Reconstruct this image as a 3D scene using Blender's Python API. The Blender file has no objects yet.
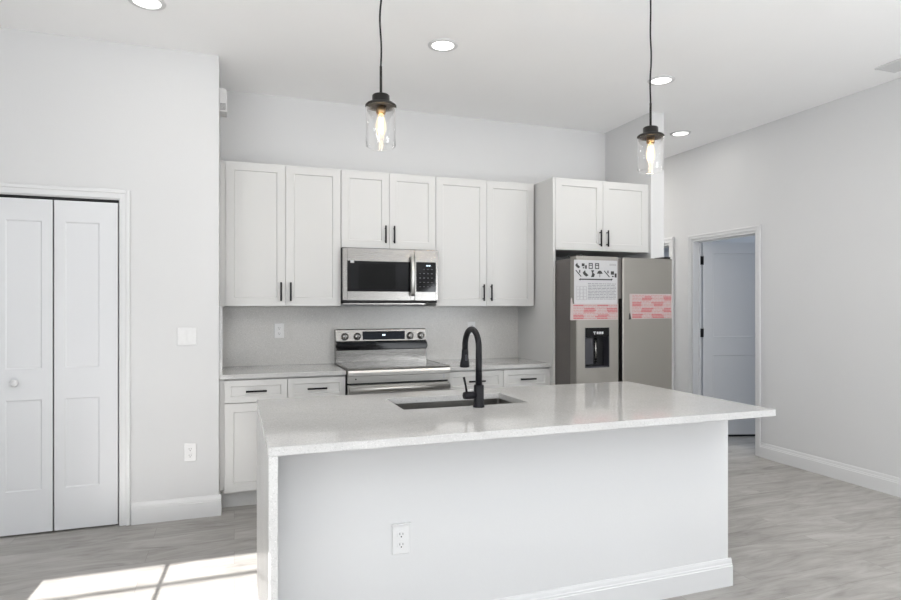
import bpy, bmesh, math, random
from mathutils import Vector, Matrix
random.seed(7)
PI = math.pi
S = bpy.context.scene
COL = S.collection

# ---------------------------------------------------------------- camera
EYE = 1.372
cam_d = bpy.data.cameras.new('camera'); cam = bpy.data.objects.new('camera', cam_d); COL.objects.link(cam)
cam.location = (0, 0, EYE)
cam.rotation_euler = (PI/2, 0, -math.radians(19.655))
cam_d.sensor_width = 36; cam_d.lens = 605.5*36/901; cam_d.shift_y = 6.2/901
cam_d.clip_start = 0.02
S.camera = cam

# ---------------------------------------------------------------- world, sun, daylight, added fill lamps, exposure
S.view_settings.view_transform = 'Standard'; S.view_settings.look = 'None'
S.view_settings.gamma = 1; S.view_settings.use_curve_mapping = False
S.view_settings.exposure = 0.15
W = bpy.data.worlds.new('world'); S.world = W; W.use_nodes = True
wn = W.node_tree.nodes; bg = wn['Background']
bg.inputs['Color'].default_value = (0.72, 0.83, 1.0, 1); bg.inputs['Strength'].default_value = 1.6

YR = -2.6            # wall behind the camera
XW = -3.0            # far left wall
XR = 4.514           # right wall
HC = 3.017           # ceiling height
YL = 4.258           # pantry wall
YB = 4.92            # kitchen back wall
DX0, DX1, DZ = -1.215, -0.125, 2.40      # glazed door the sun comes through

def lamp(name, kind, energy, color, loc, rot=None, size=None, size_y=None, aim=None, **kw):
    d = bpy.data.lights.new(name, kind); o = bpy.data.objects.new(name, d); COL.objects.link(o)
    d.energy = energy; d.color = color; o.location = loc
    if aim is not None: o.rotation_euler = Vector(aim).to_track_quat('-Z', 'Y').to_euler()
    elif rot: o.rotation_euler = rot
    if kind == 'AREA':
        d.shape = 'RECTANGLE'; d.size = size; d.size_y = size_y
    for k, v in kw.items(): setattr(d, k, v)
    return o
lamp('sun', 'SUN', 24.0, (1.0, 0.97, 0.94), (0, -8, 6), aim=(0.05, 1.0, -0.3827), angle=0.003)
lamp('added_fill_right', 'AREA', 95, (0.92, 0.96, 1.0), (XR-0.95, -1.2, 1.45), aim=(-0.4, 0.35, 1.3), size=1.5, size_y=1.9)  # unseen fill lamp added inside the room, aimed up at the ceiling
lamp('daylight_glazed_door', 'AREA', 6, (0.95, 0.97, 1.0), (-0.67, YR-0.25, 1.3), aim=(0, 1, 0), size=1.0, size_y=2.2)
lamp('added_fill_left', 'AREA', 155, (0.93, 0.965, 1.0), (XW+1.0, -0.6, 1.45), aim=(1.0, -0.3, 1.25), size=1.5, size_y=2.6)  # added fill lamp out of view, lifts the ceiling and right wall
lamp('added_fill_far_bedroom', 'AREA', 30, (0.72, 0.83, 1.0), (7.3, 7.2, 1.5), aim=(-1, -0.1, 0), size=1.4, size_y=1.4)  # unseen lamp added to brighten the room past the second doorway
lamp('daylight_bedroom', 'AREA', 34, (0.72, 0.83, 1.0), (7.3, 4.6, 1.5), aim=(-1, 0.1, 0), size=1.4, size_y=1.4)

# ---------------------------------------------------------------- materials
def nmat(name):
    m = bpy.data.materials.new(name); m.use_nodes = True
    nt = m.node_tree; return m, nt, nt.nodes['Principled BSDF']
def setp(p, **kw):
    for k, v in kw.items():
        n = {'color': 'Base Color', 'rough': 'Roughness', 'metal': 'Metallic', 'spec': 'Specular IOR Level', 'coat': 'Coat Weight',
             'ecol': 'Emission Color', 'estr': 'Emission Strength', 'aniso': 'Anisotropic', 'trans': 'Transmission Weight', 'ior': 'IOR', 'alpha': 'Alpha'}[k]
        if k in ('color', 'ecol'): v = (*v, 1)
        p.inputs[n].default_value = v
def srgb(r, g, b):
    f = lambda c: (c/255/12.92) if c/255 <= 0.04045 else ((c/255+0.055)/1.055)**2.4
    return (f(r), f(g), f(b))
def paint(name, col, rough=0.6, bump=0.0, scale=60, spec=0.3, mottling=0.015):
    m, nt, p = nmat(name); setp(p, rough=rough, spec=spec)
    tc = nt.nodes.new('ShaderNodeTexCoord'); nz = nt.nodes.new('ShaderNodeTexNoise'); nz.inputs['Scale'].default_value = 2.3
    nt.links.new(tc.outputs['Object'], nz.inputs['Vector'])
    cr = nt.nodes.new('ShaderNodeValToRGB')
    lo = tuple(c*(1-mottling) for c in col); hi = tuple(min(1, c*(1+mottling)) for c in col)
    cr.color_ramp.elements[0].color = (*lo, 1); cr.color_ramp.elements[1].color = (*hi, 1)
    nt.links.new(nz.outputs['Fac'], cr.inputs['Fac']); nt.links.new(cr.outputs['Color'], p.inputs['Base Color'])
    if bump:
        n2 = nt.nodes.new('ShaderNodeTexNoise'); n2.inputs['Scale'].default_value = scale; n2.inputs['Detail'].default_value = 3
        nt.links.new(tc.outputs['Object'], n2.inputs['Vector'])
        b = nt.nodes.new('ShaderNodeBump'); b.inputs['Strength'].default_value = bump; b.inputs['Distance'].default_value = 0.002
        nt.links.new(n2.outputs['Fac'], b.inputs['Height']); nt.links.new(b.outputs['Normal'], p.inputs['Normal'])
    return m
def metal(name, col, rough, aniso=0.0, metallic=1.0, streak=None, anirot=0.0):
    m, nt, p = nmat(name); setp(p, color=col, rough=rough, metal=metallic, aniso=aniso)
    p.inputs['Anisotropic Rotation'].default_value = anirot
    tc = nt.nodes.new('ShaderNodeTexCoord'); mp = nt.nodes.new('ShaderNodeMapping')
    mp.inputs['Scale'].default_value = streak or (2, 2, 160)
    nz = nt.nodes.new('ShaderNodeTexNoise'); nz.inputs['Scale'].default_value = 3; nz.inputs['Detail'].default_value = 4
    nt.links.new(tc.outputs['Object'], mp.inputs['Vector']); nt.links.new(mp.outputs['Vector'], nz.inputs['Vector'])
    mr = nt.nodes.new('ShaderNodeMapRange'); mr.inputs['To Min'].default_value = max(0.03, rough-0.06); mr.inputs['To Max'].default_value = rough+0.06
    nt.links.new(nz.outputs['Fac'], mr.inputs['Value']); nt.links.new(mr.outputs['Result'], p.inputs['Roughness'])
    if aniso:
        tg = nt.nodes.new('ShaderNodeTangent'); tg.direction_type = 'RADIAL'; tg.axis = 'Z'
        nt.links.new(tg.outputs['Tangent'], p.inputs['Tangent'])
    return m
def plain(name, col, rough=0.5, **kw):
    m, nt, p = nmat(name); setp(p, rough=rough, **kw)
    tc = nt.nodes.new('ShaderNodeTexCoord'); nz = nt.nodes.new('ShaderNodeTexNoise'); nz.inputs['Scale'].default_value = 40
    nt.links.new(tc.outputs['Object'], nz.inputs['Vector'])
    mx = nt.nodes.new('ShaderNodeMix'); mx.data_type = 'RGBA'
    mx.inputs[6].default_value = (*[c*0.96 for c in col], 1); mx.inputs[7].default_value = (*[min(1, c*1.04) for c in col], 1)
    nt.links.new(nz.outputs['Fac'], mx.inputs[0]); nt.links.new(mx.outputs[2], p.inputs['Base Color'])
    return m
def clear(name, tint=(1, 1, 1), gloss=0.08, rim=0.95):
    m = bpy.data.materials.new(name); m.use_nodes = True; nt = m.node_tree; nt.nodes.clear()
    out = nt.nodes.new('ShaderNodeOutputMaterial'); t = nt.nodes.new('ShaderNodeBsdfTransparent'); t.inputs['Color'].default_value = (*tint, 1)
    g = nt.nodes.new('ShaderNodeBsdfGlossy'); g.inputs['Roughness'].default_value = 0.03; g.inputs['Color'].default_value = (1, 1, 1, 1)
    lw = nt.nodes.new('ShaderNodeLayerWeight'); lw.inputs['Blend'].default_value = 0.5
    pw = nt.nodes.new('ShaderNodeMath'); pw.operation = 'POWER'; nt.links.new(lw.outputs['Facing'], pw.inputs[0]); pw.inputs[1].default_value = 4
    ma = nt.nodes.new('ShaderNodeMath'); ma.operation = 'MULTIPLY_ADD'; nt.links.new(pw.outputs[0], ma.inputs[0]); ma.inputs[1].default_value = rim; ma.inputs[2].default_value = 0.03
    mx = nt.nodes.new('ShaderNodeMixShader')
    nt.links.new(ma.outputs[0], mx.inputs[0]); nt.links.new(t.outputs[0], mx.inputs[1]); nt.links.new(g.outputs[0], mx.inputs[2])
    nt.links.new(mx.outputs[0], out.inputs[0]); return m
def glow(name, col, strength, opacity=1.0):
    m = bpy.data.materials.new(name); m.use_nodes = True; nt = m.node_tree; nt.nodes.clear()
    out = nt.nodes.new('ShaderNodeOutputMaterial'); e = nt.nodes.new('ShaderNodeEmission')
    e.inputs['Color'].default_value = (*col, 1); e.inputs['Strength'].default_value = strength
    if opacity >= 1: nt.links.new(e.outputs[0], out.inputs[0]); return m
    t = nt.nodes.new('ShaderNodeBsdfTransparent'); mx = nt.nodes.new('ShaderNodeMixShader'); mx.inputs[0].default_value = opacity
    nt.links.new(t.outputs[0], mx.inputs[1]); nt.links.new(e.outputs[0], mx.inputs[2]); nt.links.new(mx.outputs[0], out.inputs[0]); return m
def quartz(name, base, rough=0.06):
    m, nt, p = nmat(name); setp(p, rough=rough, spec=0.5)
    L = nt.links; tc = nt.nodes.new('ShaderNodeTexCoord')
    def noise(scale, detail=2, rgh=0.5):
        n = nt.nodes.new('ShaderNodeTexNoise'); n.inputs['Scale'].default_value = scale; n.inputs['Detail'].default_value = detail
        n.inputs['Roughness'].default_value = rgh; L.new(tc.outputs['Object'], n.inputs['Vector']); return n
    def ramp(src, a, b, ca, cb):
        r = nt.nodes.new('ShaderNodeValToRGB'); e = r.color_ramp.elements
        e[0].position = a; e[1].position = b; e[0].color = (*ca, 1); e[1].color = (*cb, 1); L.new(src, r.inputs['Fac']); return r
    v = nt.nodes.new('ShaderNodeTexVoronoi'); v.inputs['Scale'].default_value = 260; L.new(tc.outputs['Object'], v.inputs['Vector'])
    sep = nt.nodes.new('ShaderNodeSeparateColor'); L.new(v.outputs['Color'], sep.inputs[0])
    k = base
    r0 = ramp(noise(3.0, 4).outputs['Fac'], 0.3, 0.75, tuple(c*0.93 for c in k), tuple(min(1, c*1.05) for c in k))
    r1 = ramp(sep.outputs['Red'], 0.80, 0.97, (0, 0, 0), (1, 1, 1))
    r2 = ramp(sep.outputs['Green'], 0.82, 0.98, (0, 0, 0), (1, 1, 1))
    m1 = nt.nodes.new('ShaderNodeMix'); m1.data_type = 'RGBA'; L.new(r1.outputs['Color'], m1.inputs[0]); L.new(r0.outputs['Color'], m1.inputs[6])
    m1.inputs[7].default_value = (*[c*0.84 for c in k], 1)
    m2 = nt.nodes.new('ShaderNodeMix'); m2.data_type = 'RGBA'; L.new(r2.outputs['Color'], m2.inputs[0]); L.new(m1.outputs[2], m2.inputs[6])
    m2.inputs[7].default_value = (*[min(1, c*1.14) for c in k], 1)
    L.new(m2.outputs[2], p.inputs['Base Color'])
    return m
def planks(name):
    m, nt, p = nmat(name); L = nt.links
    tc = nt.nodes.new('ShaderNodeTexCoord')
    br = nt.nodes.new('ShaderNodeTexBrick'); br.offset = 0.37
    br.inputs['Scale'].default_value = 1; br.inputs['Brick Width'].default_value = 1.22; br.inputs['Row Height'].default_value = 0.18
    br.inputs['Mortar Size'].default_value = 0.0012; br.inputs['Mortar Smooth'].default_value = 0.2; br.inputs['Bias'].default_value = 0.0
    br.inputs['Color1'].default_value = (0, 0, 0, 1); br.inputs['Color2'].default_value = (1, 1, 1, 1); br.inputs['Mortar'].default_value = (0.5, 0.5, 0.5, 1)
    L.new(tc.outputs['Object'], br.inputs['Vector'])
    # shift the grain from plank to plank
    sc = nt.nodes.new('ShaderNodeVectorMath'); sc.operation = 'SCALE'; sc.inputs['Scale'].default_value = 7.0; L.new(br.outputs['Color'], sc.inputs[0])
    ad = nt.nodes.new('ShaderNodeVectorMath'); ad.operation = 'ADD'; L.new(tc.outputs['Object'], ad.inputs[0]); L.new(sc.outputs[0], ad.inputs[1])
    def grain(scale, detail, vec, dist=0.0):
        mp = nt.nodes.new('ShaderNodeMapping'); mp.inputs['Scale'].default_value = vec; L.new(ad.outputs[0], mp.inputs['Vector'])
        n = nt.nodes.new('ShaderNodeTexNoise'); n.inputs['Scale'].default_value = scale; n.inputs['Detail'].default_value = detail
        n.inputs['Distortion'].default_value = dist; n.inputs['Roughness'].default_value = 0.6
        L.new(mp.outputs[0], n.inputs['Vector']); return n
    g1 = grain(2.2, 5, (0.9, 3.6, 1), 1.6); g2 = grain(9, 4, (0.8, 12, 1), 0.4); g3 = grain(1.3, 2, (0.7, 1.6, 1))
    def mul(a, f):
        n = nt.nodes.new('ShaderNodeMath'); n.operation = 'MULTIPLY'; L.new(a, n.inputs[0]); n.inputs[1].default_value = f; return n.outputs[0]
    def add(a, b):
        n = nt.nodes.new('ShaderNodeMath'); n.operation = 'ADD'; L.new(a, n.inputs[0]); L.new(b, n.inputs[1]); return n.outputs[0]
    sepc = nt.nodes.new('ShaderNodeSeparateColor'); L.new(br.outputs['Color'], sepc.inputs[0])
    tot = add(add(mul(g1.outputs['Fac'], 0.50), mul(g2.outputs['Fac'], 0.17)), add(mul(g3.outputs['Fac'], 0.28), mul(sepc.outputs['Red'], 0.05)))
    r = nt.nodes.new('ShaderNodeValToRGB'); L.new(tot, r.inputs['Fac']); e = r.color_ramp.elements
    e[0].position = 0.33; e[0].color = (*srgb(126, 123, 119), 1); e[1].position = 0.66; e[1].color = (*srgb(184, 182, 179), 1)
    k = e.new(0.47); k.color = (*srgb(157, 154, 150), 1)
    mx = nt.nodes.new('ShaderNodeMix'); mx.data_type = 'RGBA'; L.new(br.outputs['Fac'], mx.inputs[0]); L.new(r.outputs['Color'], mx.inputs[6])
    mx.inputs[7].default_value = (*srgb(132, 129, 125), 1); L.new(mx.outputs[2], p.inputs['Base Color'])
    setp(p, rough=0.42, spec=0.35)
    b = nt.nodes.new('ShaderNodeBump'); b.inputs['Strength'].default_value = 0.15; b.inputs['Distance'].default_value = 0.001
    L.new(g2.outputs['Fac'], b.inputs['Height']); L.new(b.outputs['Normal'], p.inputs['Normal'])
    return m

M = {}
M['wall'] = paint('wall_paint', (0.635, 0.636, 0.638), 0.7, 0.12, 90)
M['ceil'] = paint('ceiling_paint', (0.93, 0.93, 0.93), 0.8, 0.1, 70)
M['trim'] = paint('trim_paint', (0.655, 0.657, 0.66), 0.32, spec=0.45)
M['door'] = paint('door_paint', (0.65, 0.657, 0.67), 0.35, spec=0.45)
M['cab'] = paint('cabinet_paint', (0.575, 0.572, 0.562), 0.38, spec=0.4)
M['floor'] = planks('grey_plank_floor')
M['quartz'] = quartz('speckled_quartz', (0.50, 0.497, 0.49))
M['quartz_side'] = quartz('honed_quartz', (0.54, 0.537, 0.53), 0.45)
M['splash'] = quartz('quartz_backsplash', (0.56, 0.55, 0.53), 0.25)
M['steel'] = metal('brushed_steel', (0.25, 0.242, 0.23), 0.26, 0.45)
M['lit_steel'] = metal('brightened_steel', (0.55, 0.54, 0.52), 0.32, 0.4)  # same steel, brighter reflected light put into its colour
M['slate'] = metal('matte_fridge_steel', (0.30, 0.285, 0.262), 0.38, 0.0)
M['slate_side'] = plain('fridge_side_paint', (0.10, 0.09, 0.085), 0.5)
M['sinksteel'] = metal('sink_steel', (0.27, 0.26, 0.245), 0.33, 0.0)
M['black'] = plain('matte_black_metal', (0.008, 0.008, 0.010), 0.45, spec=0.2)
M['bronze'] = plain('dark_bronze', (0.012, 0.011, 0.010), 0.4, spec=0.25)
M['glassblack'] = plain('black_glass', (0.004, 0.004, 0.005), 0.05, spec=0.22)
M['cooktop'] = plain('cooktop_glass', (0.03, 0.03, 0.03), 0.09, spec=0.9)
M['plastic_black'] = plain('black_plastic', (0.012, 0.012, 0.013), 0.45, spec=0.25)
M['screen'] = plain('microwave_screen', (0.002, 0.002, 0.002), 0.1, spec=0.15)
M['plastic_dark'] = plain('dark_grey_plastic', (0.03, 0.03, 0.038), 0.35)
M['plastic_white'] = plain('white_plastic', (0.68, 0.68, 0.68), 0.35)
M['slot'] = plain('socket_slot', (0.03, 0.03, 0.03), 0.6)
M['glass'] = clear('clear_glass')
M['led'] = glow('led_disc', (1, 0.98, 0.95), 2.2)
M['bulb'] = glow('bulb_glow', (1.0, 0.80, 0.55), 1.6, 0.35)
M['filament'] = glow('filament_glow', (1.0, 0.72, 0.40), 30)
M['digits'] = glow('display_digits', (0.75, 0.88, 1.0), 2.5)
M['shade'] = plain('added_shade_fabric', (0.75, 0.75, 0.73), 0.8)
M['paper'] = plain('white_paper', (0.46, 0.46, 0.47), 0.6)
M['ink'] = plain('black_ink', (0.03, 0.03, 0.03), 0.6)
M['ink_grey'] = plain('grey_ink', (0.14, 0.14, 0.15), 0.6)
M['film'] = plain('pink_printed_film', (0.42, 0.36, 0.35), 0.35)
M['ink_red'] = plain('red_ink', (0.42, 0.11, 0.12), 0.5)
M['brass'] = plain('brass_socket', (0.35, 0.22, 0.10), 0.35, metal=1.0)
M['ground'] = plain('patio_concrete', (0.45, 0.44, 0.42), 0.8)
M['reveal'] = plain('gap_shadow_backing', (0.05, 0.05, 0.05), 0.8)

# ---------------------------------------------------------------- helpers
def bx(bm, x0, x1, y0, y1, z0, z1, bev=0.0, seg=1):
    """add one box"""
    vs = [bm.verts.new((x, y, z)) for x in (x0, x1) for y in (y0, y1) for z in (z0, z1)]
    F = [(0, 1, 3, 2), (4, 6, 7, 5), (0, 4, 5, 1), (2, 3, 7, 6), (0, 2, 6, 4), (1, 5, 7, 3)]
    fs = [bm.faces.new([vs[i] for i in f]) for f in F]
    if bev:
        es = list({e for f in fs for e in f.edges})
        bmesh.ops.bevel(bm, geom=es, offset=bev, segments=seg, affect='EDGES', profile=0.5)
def cyl(bm, p0, p1, r0, r1=None, n=20, cap=True):
    p0, p1 = Vector(p0), Vector(p1); r1 = r0 if r1 is None else r1
    q = (p1-p0).to_track_quat('Z', 'Y'); A, B = [], []
    for i in range(n):
        a = 2*PI*i/n; d = q @ Vector((math.cos(a), math.sin(a), 0))
        A.append(bm.verts.new(p0+d*r0)); B.append(bm.verts.new(p1+d*r1))
    for i in range(n):
        f = bm.faces.new((A[i], A[(i+1) % n], B[(i+1) % n], B[i])); f.smooth = True
    if cap: bm.faces.new(A[::-1]); bm.faces.new(B)
def lathe(bm, prof, n=32, closed=False, center=(0, 0, 0)):
    """profile of (r, z) turned about Z; r=0 ends make poles"""
    cx, cy, cz = center; rings = []
    for r, z in prof:
        if r < 1e-6: rings.append([bm.verts.new((cx, cy, cz+z))])
        else: rings.append([bm.verts.new((cx+r*math.cos(2*PI*i/n), cy+r*math.sin(2*PI*i/n), cz+z)) for i in range(n)])
    pairs = list(zip(rings, rings[1:]))
    if closed: pairs.append((rings[-1], rings[0]))
    for a, b in pairs:
        for i in range(n):
            j = (i+1) % n
            if len(a) == 1 and len(b) == 1: continue
            if len(a) == 1: f = bm.faces.new((a[0], b[i], b[j]))
            elif len(b) == 1: f = bm.faces.new((a[i], b[0], a[j]))
            else: f = bm.faces.new((a[i], b[i], b[j], a[j]))
            f.smooth = True
def tube(bm, pts, radii, n=16):
    pts = [Vector(p) for p in pts]
    if not hasattr(radii, '__len__'): radii = [radii]*len(pts)
    rings = []; up = Vector((1, 0, 0))
    for i, p in enumerate(pts):
        t = (pts[min(i+1, len(pts)-1)]-pts[max(i-1, 0)]).normalized()
        a = up - t*up.dot(t)
        if a.length < 1e-4: a = Vector((0, 1, 0)) - t*t.y
        a.normalize(); b = t.cross(a); up = a
        rings.append([bm.verts.new(p+(a*math.cos(2*PI*k/n)+b*math.sin(2*PI*k/n))*radii[i]) for k in range(n)])
    for A, B in zip(rings, rings[1:]):
        for k in range(n):
            f = bm.faces.new((A[k], A[(k+1) % n], B[(k+1) % n], B[k])); f.smooth = True
    bm.faces.new(rings[0][::-1]); bm.faces.new(rings[-1])
def prism(bm, outline, axis, a, b):
    """outline in the plane across the axis, extruded from a to b"""
    def P(u, v, t): return {'x': (t, u, v), 'y': (u, t, v), 'z': (u, v, t)}[axis]
    A = [bm.verts.new(P(u, v, a)) for u, v in outline]; B = [bm.verts.new(P(u, v, b)) for u, v in outline]
    n = len(A)
    for i in range(n): bm.faces.new((A[i], A[(i+1) % n], B[(i+1) % n], B[i]))
    bm.faces.new(A[::-1]); bm.faces.new(B)
def shaker(bm, x0, x1, z0, z1, y, t=0.019, rail=0.058, rec=0.008, panels=None, bev=0.004, sides=None):
    """a framed door facing -Y: front at y, back at y+t, recessed panels"""
    if panels is None: panels = [(x0+rail, x1-rail, z0+rail, z1-rail)]
    xs = sorted({x0, x1, *[p[0] for p in panels], *[p[1] for p in panels]}); zs = sorted({z0, z1, *[p[2] for p in panels], *[p[3] for p in panels]})
    V = {}
    def v(x, yy, z):
        k = (round(x, 5), round(yy, 5), round(z, 5))
        if k not in V: V[k] = bm.verts.new((x, yy, z))
        return V[k]
    for i in range(len(xs)-1):
        for j in range(len(zs)-1):
            a, b, c, d = xs[i], xs[i+1], zs[j], zs[j+1]
            if any(abs(a-p[0]) < 1e-6 and abs(b-p[1]) < 1e-6 and abs(c-p[2]) < 1e-6 and abs(d-p[3]) < 1e-6 for p in panels):
                e = bev; o = [(a, c), (b, c), (b, d), (a, d)]; q = [(a+e, c+e), (b-e, c+e), (b-e, d-e), (a+e, d-e)]
                for k in range(4):
                    m = (k+1) % 4
                    bm.faces.new((v(o[k][0], y, o[k][1]), v(o[m][0], y, o[m][1]), v(q[m][0], y+rec, q[m][1]), v(q[k][0], y+rec, q[k][1])))
                bm.faces.new([v(px, y+rec, pz) for px, pz in q])
            else:
                bm.faces.new((v(a, y, c), v(b, y, c), v(b, y, d), v(a, y, d)))
            bm.faces.new((v(a, y+t, c), v(a, y+t, d), v(b, y+t, d), v(b, y+t, c)))
    for i in range(len(xs)-1):
        a, b = xs[i], xs[i+1]
        bm.faces.new((v(a, y, z0), v(a, y+t, z0), v(b, y+t, z0), v(b, y, z0))); bm.faces.new((v(a, y, z1), v(b, y, z1), v(b, y+t, z1), v(a, y+t, z1)))
    for j in range(len(zs)-1):
        a, b = zs[j], zs[j+1]
        bm.faces.new((v(x0, y, a), v(x0, y, b), v(x0, y+t, b), v(x0, y+t, a))); bm.faces.new((v(x1, y, a), v(x1, y+t, a), v(x1, y+t, b), v(x1, y, b)))
def obj(name, bm, mat, parent=None, label=None, loc=None, rotz=0):
    bmesh.ops.recalc_face_normals(bm, faces=bm.faces)
    me = bpy.data.meshes.new(name); bm.to_mesh(me); bm.free(); me.materials.append(mat)
    o = bpy.data.objects.new(name, me); COL.objects.link(o)
    if parent: o.parent = parent
    if loc: o.location = loc
    if rotz: o.rotation_euler.z = rotz
    if label: o['label'] = label
    return o
def box(name, x0, x1, y0, y1, z0, z1, mat, parent=None, bev=0.0, label=None, seg=1):
    bm = bmesh.new(); bx(bm, x0, x1, y0, y1, z0, z1, bev, seg); return obj(name, bm, mat, parent, label)
def struct(o): o['kind'] = 'structure'; return o
def thing(name, label, cat, loc=(0, 0, 0), group=None, rotz=0):
    o = bpy.data.objects.new(name, None); o.empty_display_size = 0.1; COL.objects.link(o); o.location = loc; o.rotation_euler.z = rotz
    o['label'] = label; o['category'] = cat
    if group: o['group'] = group
    return o
def tag(o, label, cat, group=None):
    o['label'] = label; o['category'] = cat
    if group: o['group'] = group
    return o
def dup(root, loc, label, rotz=None):
    r = root.copy(); COL.objects.link(r); r.location = loc; r['label'] = label
    if rotz is not None: r.rotation_euler.z = rotz
    for ch in list(root.children):
        c = ch.copy(); COL.objects.link(c); c.parent = r
        for g in list(ch.children):
            d = g.copy(); COL.objects.link(d); d.parent = c
    return r

# ================================================================ SETTING
def walls():
    bm = bmesh.new(); bx(bm, XW-0.14, 8.2, YR-0.14, 9.2, -0.12, 0.0); struct(obj('floor', bm, M['floor']))
    bm = bmesh.new(); bx(bm, XW-0.14, 8.2, YR-0.14, 9.2, HC, HC+0.12); struct(obj('ceiling', bm, M['ceil']))
    t = 0.14
    # pantry wall on the left, with the closet opening
    CX0, CX1, CZ = -2.085, -0.678, 2.035
    bm = bmesh.new()
    bx(bm, XW, CX0, YL, YL+0.12, 0, HC); bx(bm, CX1, -0.095, YL, YL+0.12, 0, HC); bx(bm, CX0, CX1, YL, YL+0.12, CZ, HC)
    bx(bm, -0.215, -0.095, YL+0.12, YB+t, 0, HC)
    struct(obj('wall_pantry', bm, M['wall']))
    bm = bmesh.new(); bx(bm, XW, -0.215, YB, YB+t, 0, HC); struct(obj('wall_closet_back', bm, M['wall']))
    bm = bmesh.new(); bx(bm, -0.095, 3.453, YB, YB+t, 0, HC); struct(obj('wall_back', bm, M['wall']))
    bm = bmesh.new(); bx(bm, 3.320, 3.453, 4.253, YB, 0, HC); struct(obj('wall_fridge_alcove', bm, M['wall']))
    # right wall with two doorways
    D1 = (4.286, 5.118); D2 = (5.46, 6.24); Z = 2.062
    bm = bmesh.new()
    for a, b in ((YR, -2.3), (-0.4, D1[0]), (D1[1], D2[0]), (D2[1], 9.0)): bx(bm, XR, XR+0.105, a, b, 0, HC)
    bx(bm, XR, XR+0.105, -2.3, -0.4, 0, 0.7); bx(bm, XR, XR+0.105, -2.3, -0.4, 2.5, HC)
    for a, b in (D1, D2): bx(bm, XR, XR+0.105, a, b, Z, HC)
    struct(obj('wall_right', bm, M['wall']))
    bm = bmesh.new(); bx(bm, 3.32, XR, 7.6, 7.74, 0, HC); struct(obj('wall_hall_end', bm, M['wall']))
    bm = bmesh.new(); bx(bm, 3.32, 3.453, YB+t, 7.6, 0, HC); struct(obj('wall_hall_left', bm, M['wall']))
    # rooms beyond the doorways
    bm = bmesh.new(); bx(bm, 8.0, 8.14, 2.2, 9.0, 0, HC); bx(bm, XR+0.105, 8.0, 2.06, 2.2, 0, HC)
    bx(bm, XR+0.105, 8.0, 5.22, 5.34, 0, HC); bx(bm, XR+0.105, 8.0, 8.9, 9.0, 0, HC)
    struct(obj('wall_bedroom', bm, M['wall']))
    # side wall with an added window, rear wall with a glazed door and two added windows
    bm = bmesh.new()
    bx(bm, XW-t, XW, YR, YL+0.12, 0, 0.7); bx(bm, XW-t, XW, YR, YL+0.12, 2.5, HC); bx(bm, XW-t, XW, YR, -2.2, 0.7, 2.5); bx(bm, XW-t, XW, 0.6, YB+t, 0.7, 2.5)
    struct(obj('wall_left', bm, M['wall']))
    bm = bmesh.new(); y0, y1 = YR-t, YR
    bx(bm, XW-t, -2.75, y0, y1, 0, HC); bx(bm, -1.45, DX0, y0, y1, 0, HC); bx(bm, DX1, 1.0, y0, y1, 0, HC); bx(bm, 4.0, XR+0.105, y0, y1, 0, HC); bx(bm, 1.0, 4.0, y0, y1, 0, 0.25); bx(bm, 1.0, 4.0, y0, y1, 0.90, HC)
    bx(bm, DX0, DX1, y0, y1, DZ, HC)
    for a, b in ((-2.75, -1.45),): bx(bm, a, b, y0, y1, 0, 0.65); bx(bm, a, b, y0, y1, 2.45, HC)
    struct(obj('wall_rear', bm, M['wall']))
walls()

def base_profile(h=0.135, t=0.015):
    return [(0, 0), (t, 0), (t, h*0.72), (t*0.80, h*0.745), (t*0.80, h*0.80), (t*0.62, h*0.83), (t*0.5, h*0.93), (t*0.30, h), (0, h)]
def baseboard(name, p0, p1, nrm, m=None, ext0=0, ext1=0):
    """run from p0 to p1 along X or Y; nrm is the outward side"""
    bm = bmesh.new(); pr = base_profile(); g = 0.0
    if p0[1] == p1[1]:
        prism(bm, [(p0[1]+nrm*(u+g), z) for u, z in pr], 'x', p0[0]-ext0, p1[0]+ext1)
    else:
        prism(bm, [(p0[0]+nrm*(u+g), z) for u, z in pr], 'y', p0[1]-ext0, p1[1]+ext1)
    return obj(name, bm, m or M['trim'])
struct(baseboard('baseboard_left', (-0.607, YL), (-0.095, YL), -1, ext1=0.015))
struct(baseboard('baseboard_left_return', (-0.095, YL), (-0.095, 4.40), 1))
struct(baseboard('baseboard_left_far', (XW, YL), (-2.155, YL), -1))
struct(baseboard('baseboard_right', (XR, YR), (XR, 4.235), -1))
struct(baseboard('baseboard_right_hall', (XR, 5.17), (XR, 5.39), -1))
struct(baseboard('baseboard_alcove', (3.320, 4.253), (3.453, 4.253), -1, ext1=0.015))
struct(baseboard('baseboard_rear', (0.0, YR), (4.49, YR), 1))
struct(baseboard('baseboard_side', (XW, YR+0.02), (XW, YL-0.02), 1))

def casing(name, u0, u1, ztop, w=0.064, t=0.016, plane='y', at=0.0, side=-1):
    """door casing: two legs and a head with a stepped face; opening u0..u1"""
    bm = bmesh.new()
    def strip(a0, a1, z0, z1, th):
        lo, hi = sorted((at, at+side*th))
        if plane == 'y': bx(bm, a0, a1, lo, hi, z0, z1, 0.003)
        else: bx(bm, lo, hi, a0, a1, z0, z1, 0.003)
    r = 0.006
    q = 0.004; strip(u0-w+q, u0-r, 0.0005, ztop+w-q, t*0.7); strip(u1+r, u1+w-q, 0.0005, ztop+w-q, t*0.7); strip(u0-r-q, u1+r+q, ztop+r, ztop+w-q, t*0.7)
    strip(u0-w, u0-w*0.62, 0, ztop+w, t); strip(u1+w*0.62, u1+w, 0, ztop+w, t); strip(u0-w*0.62-0.001, u1+w*0.62+0.001, ztop+w*0.62, ztop+w-0.0005, t)
    return struct(obj(name, bm, M['trim']))
casing('trim_1', -2.085, -0.678, 2.035, plane='y', at=YL)
casing('trim_2', 4.286, 5.118, 2.062, w=0.050, plane='x', at=XR)
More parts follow.
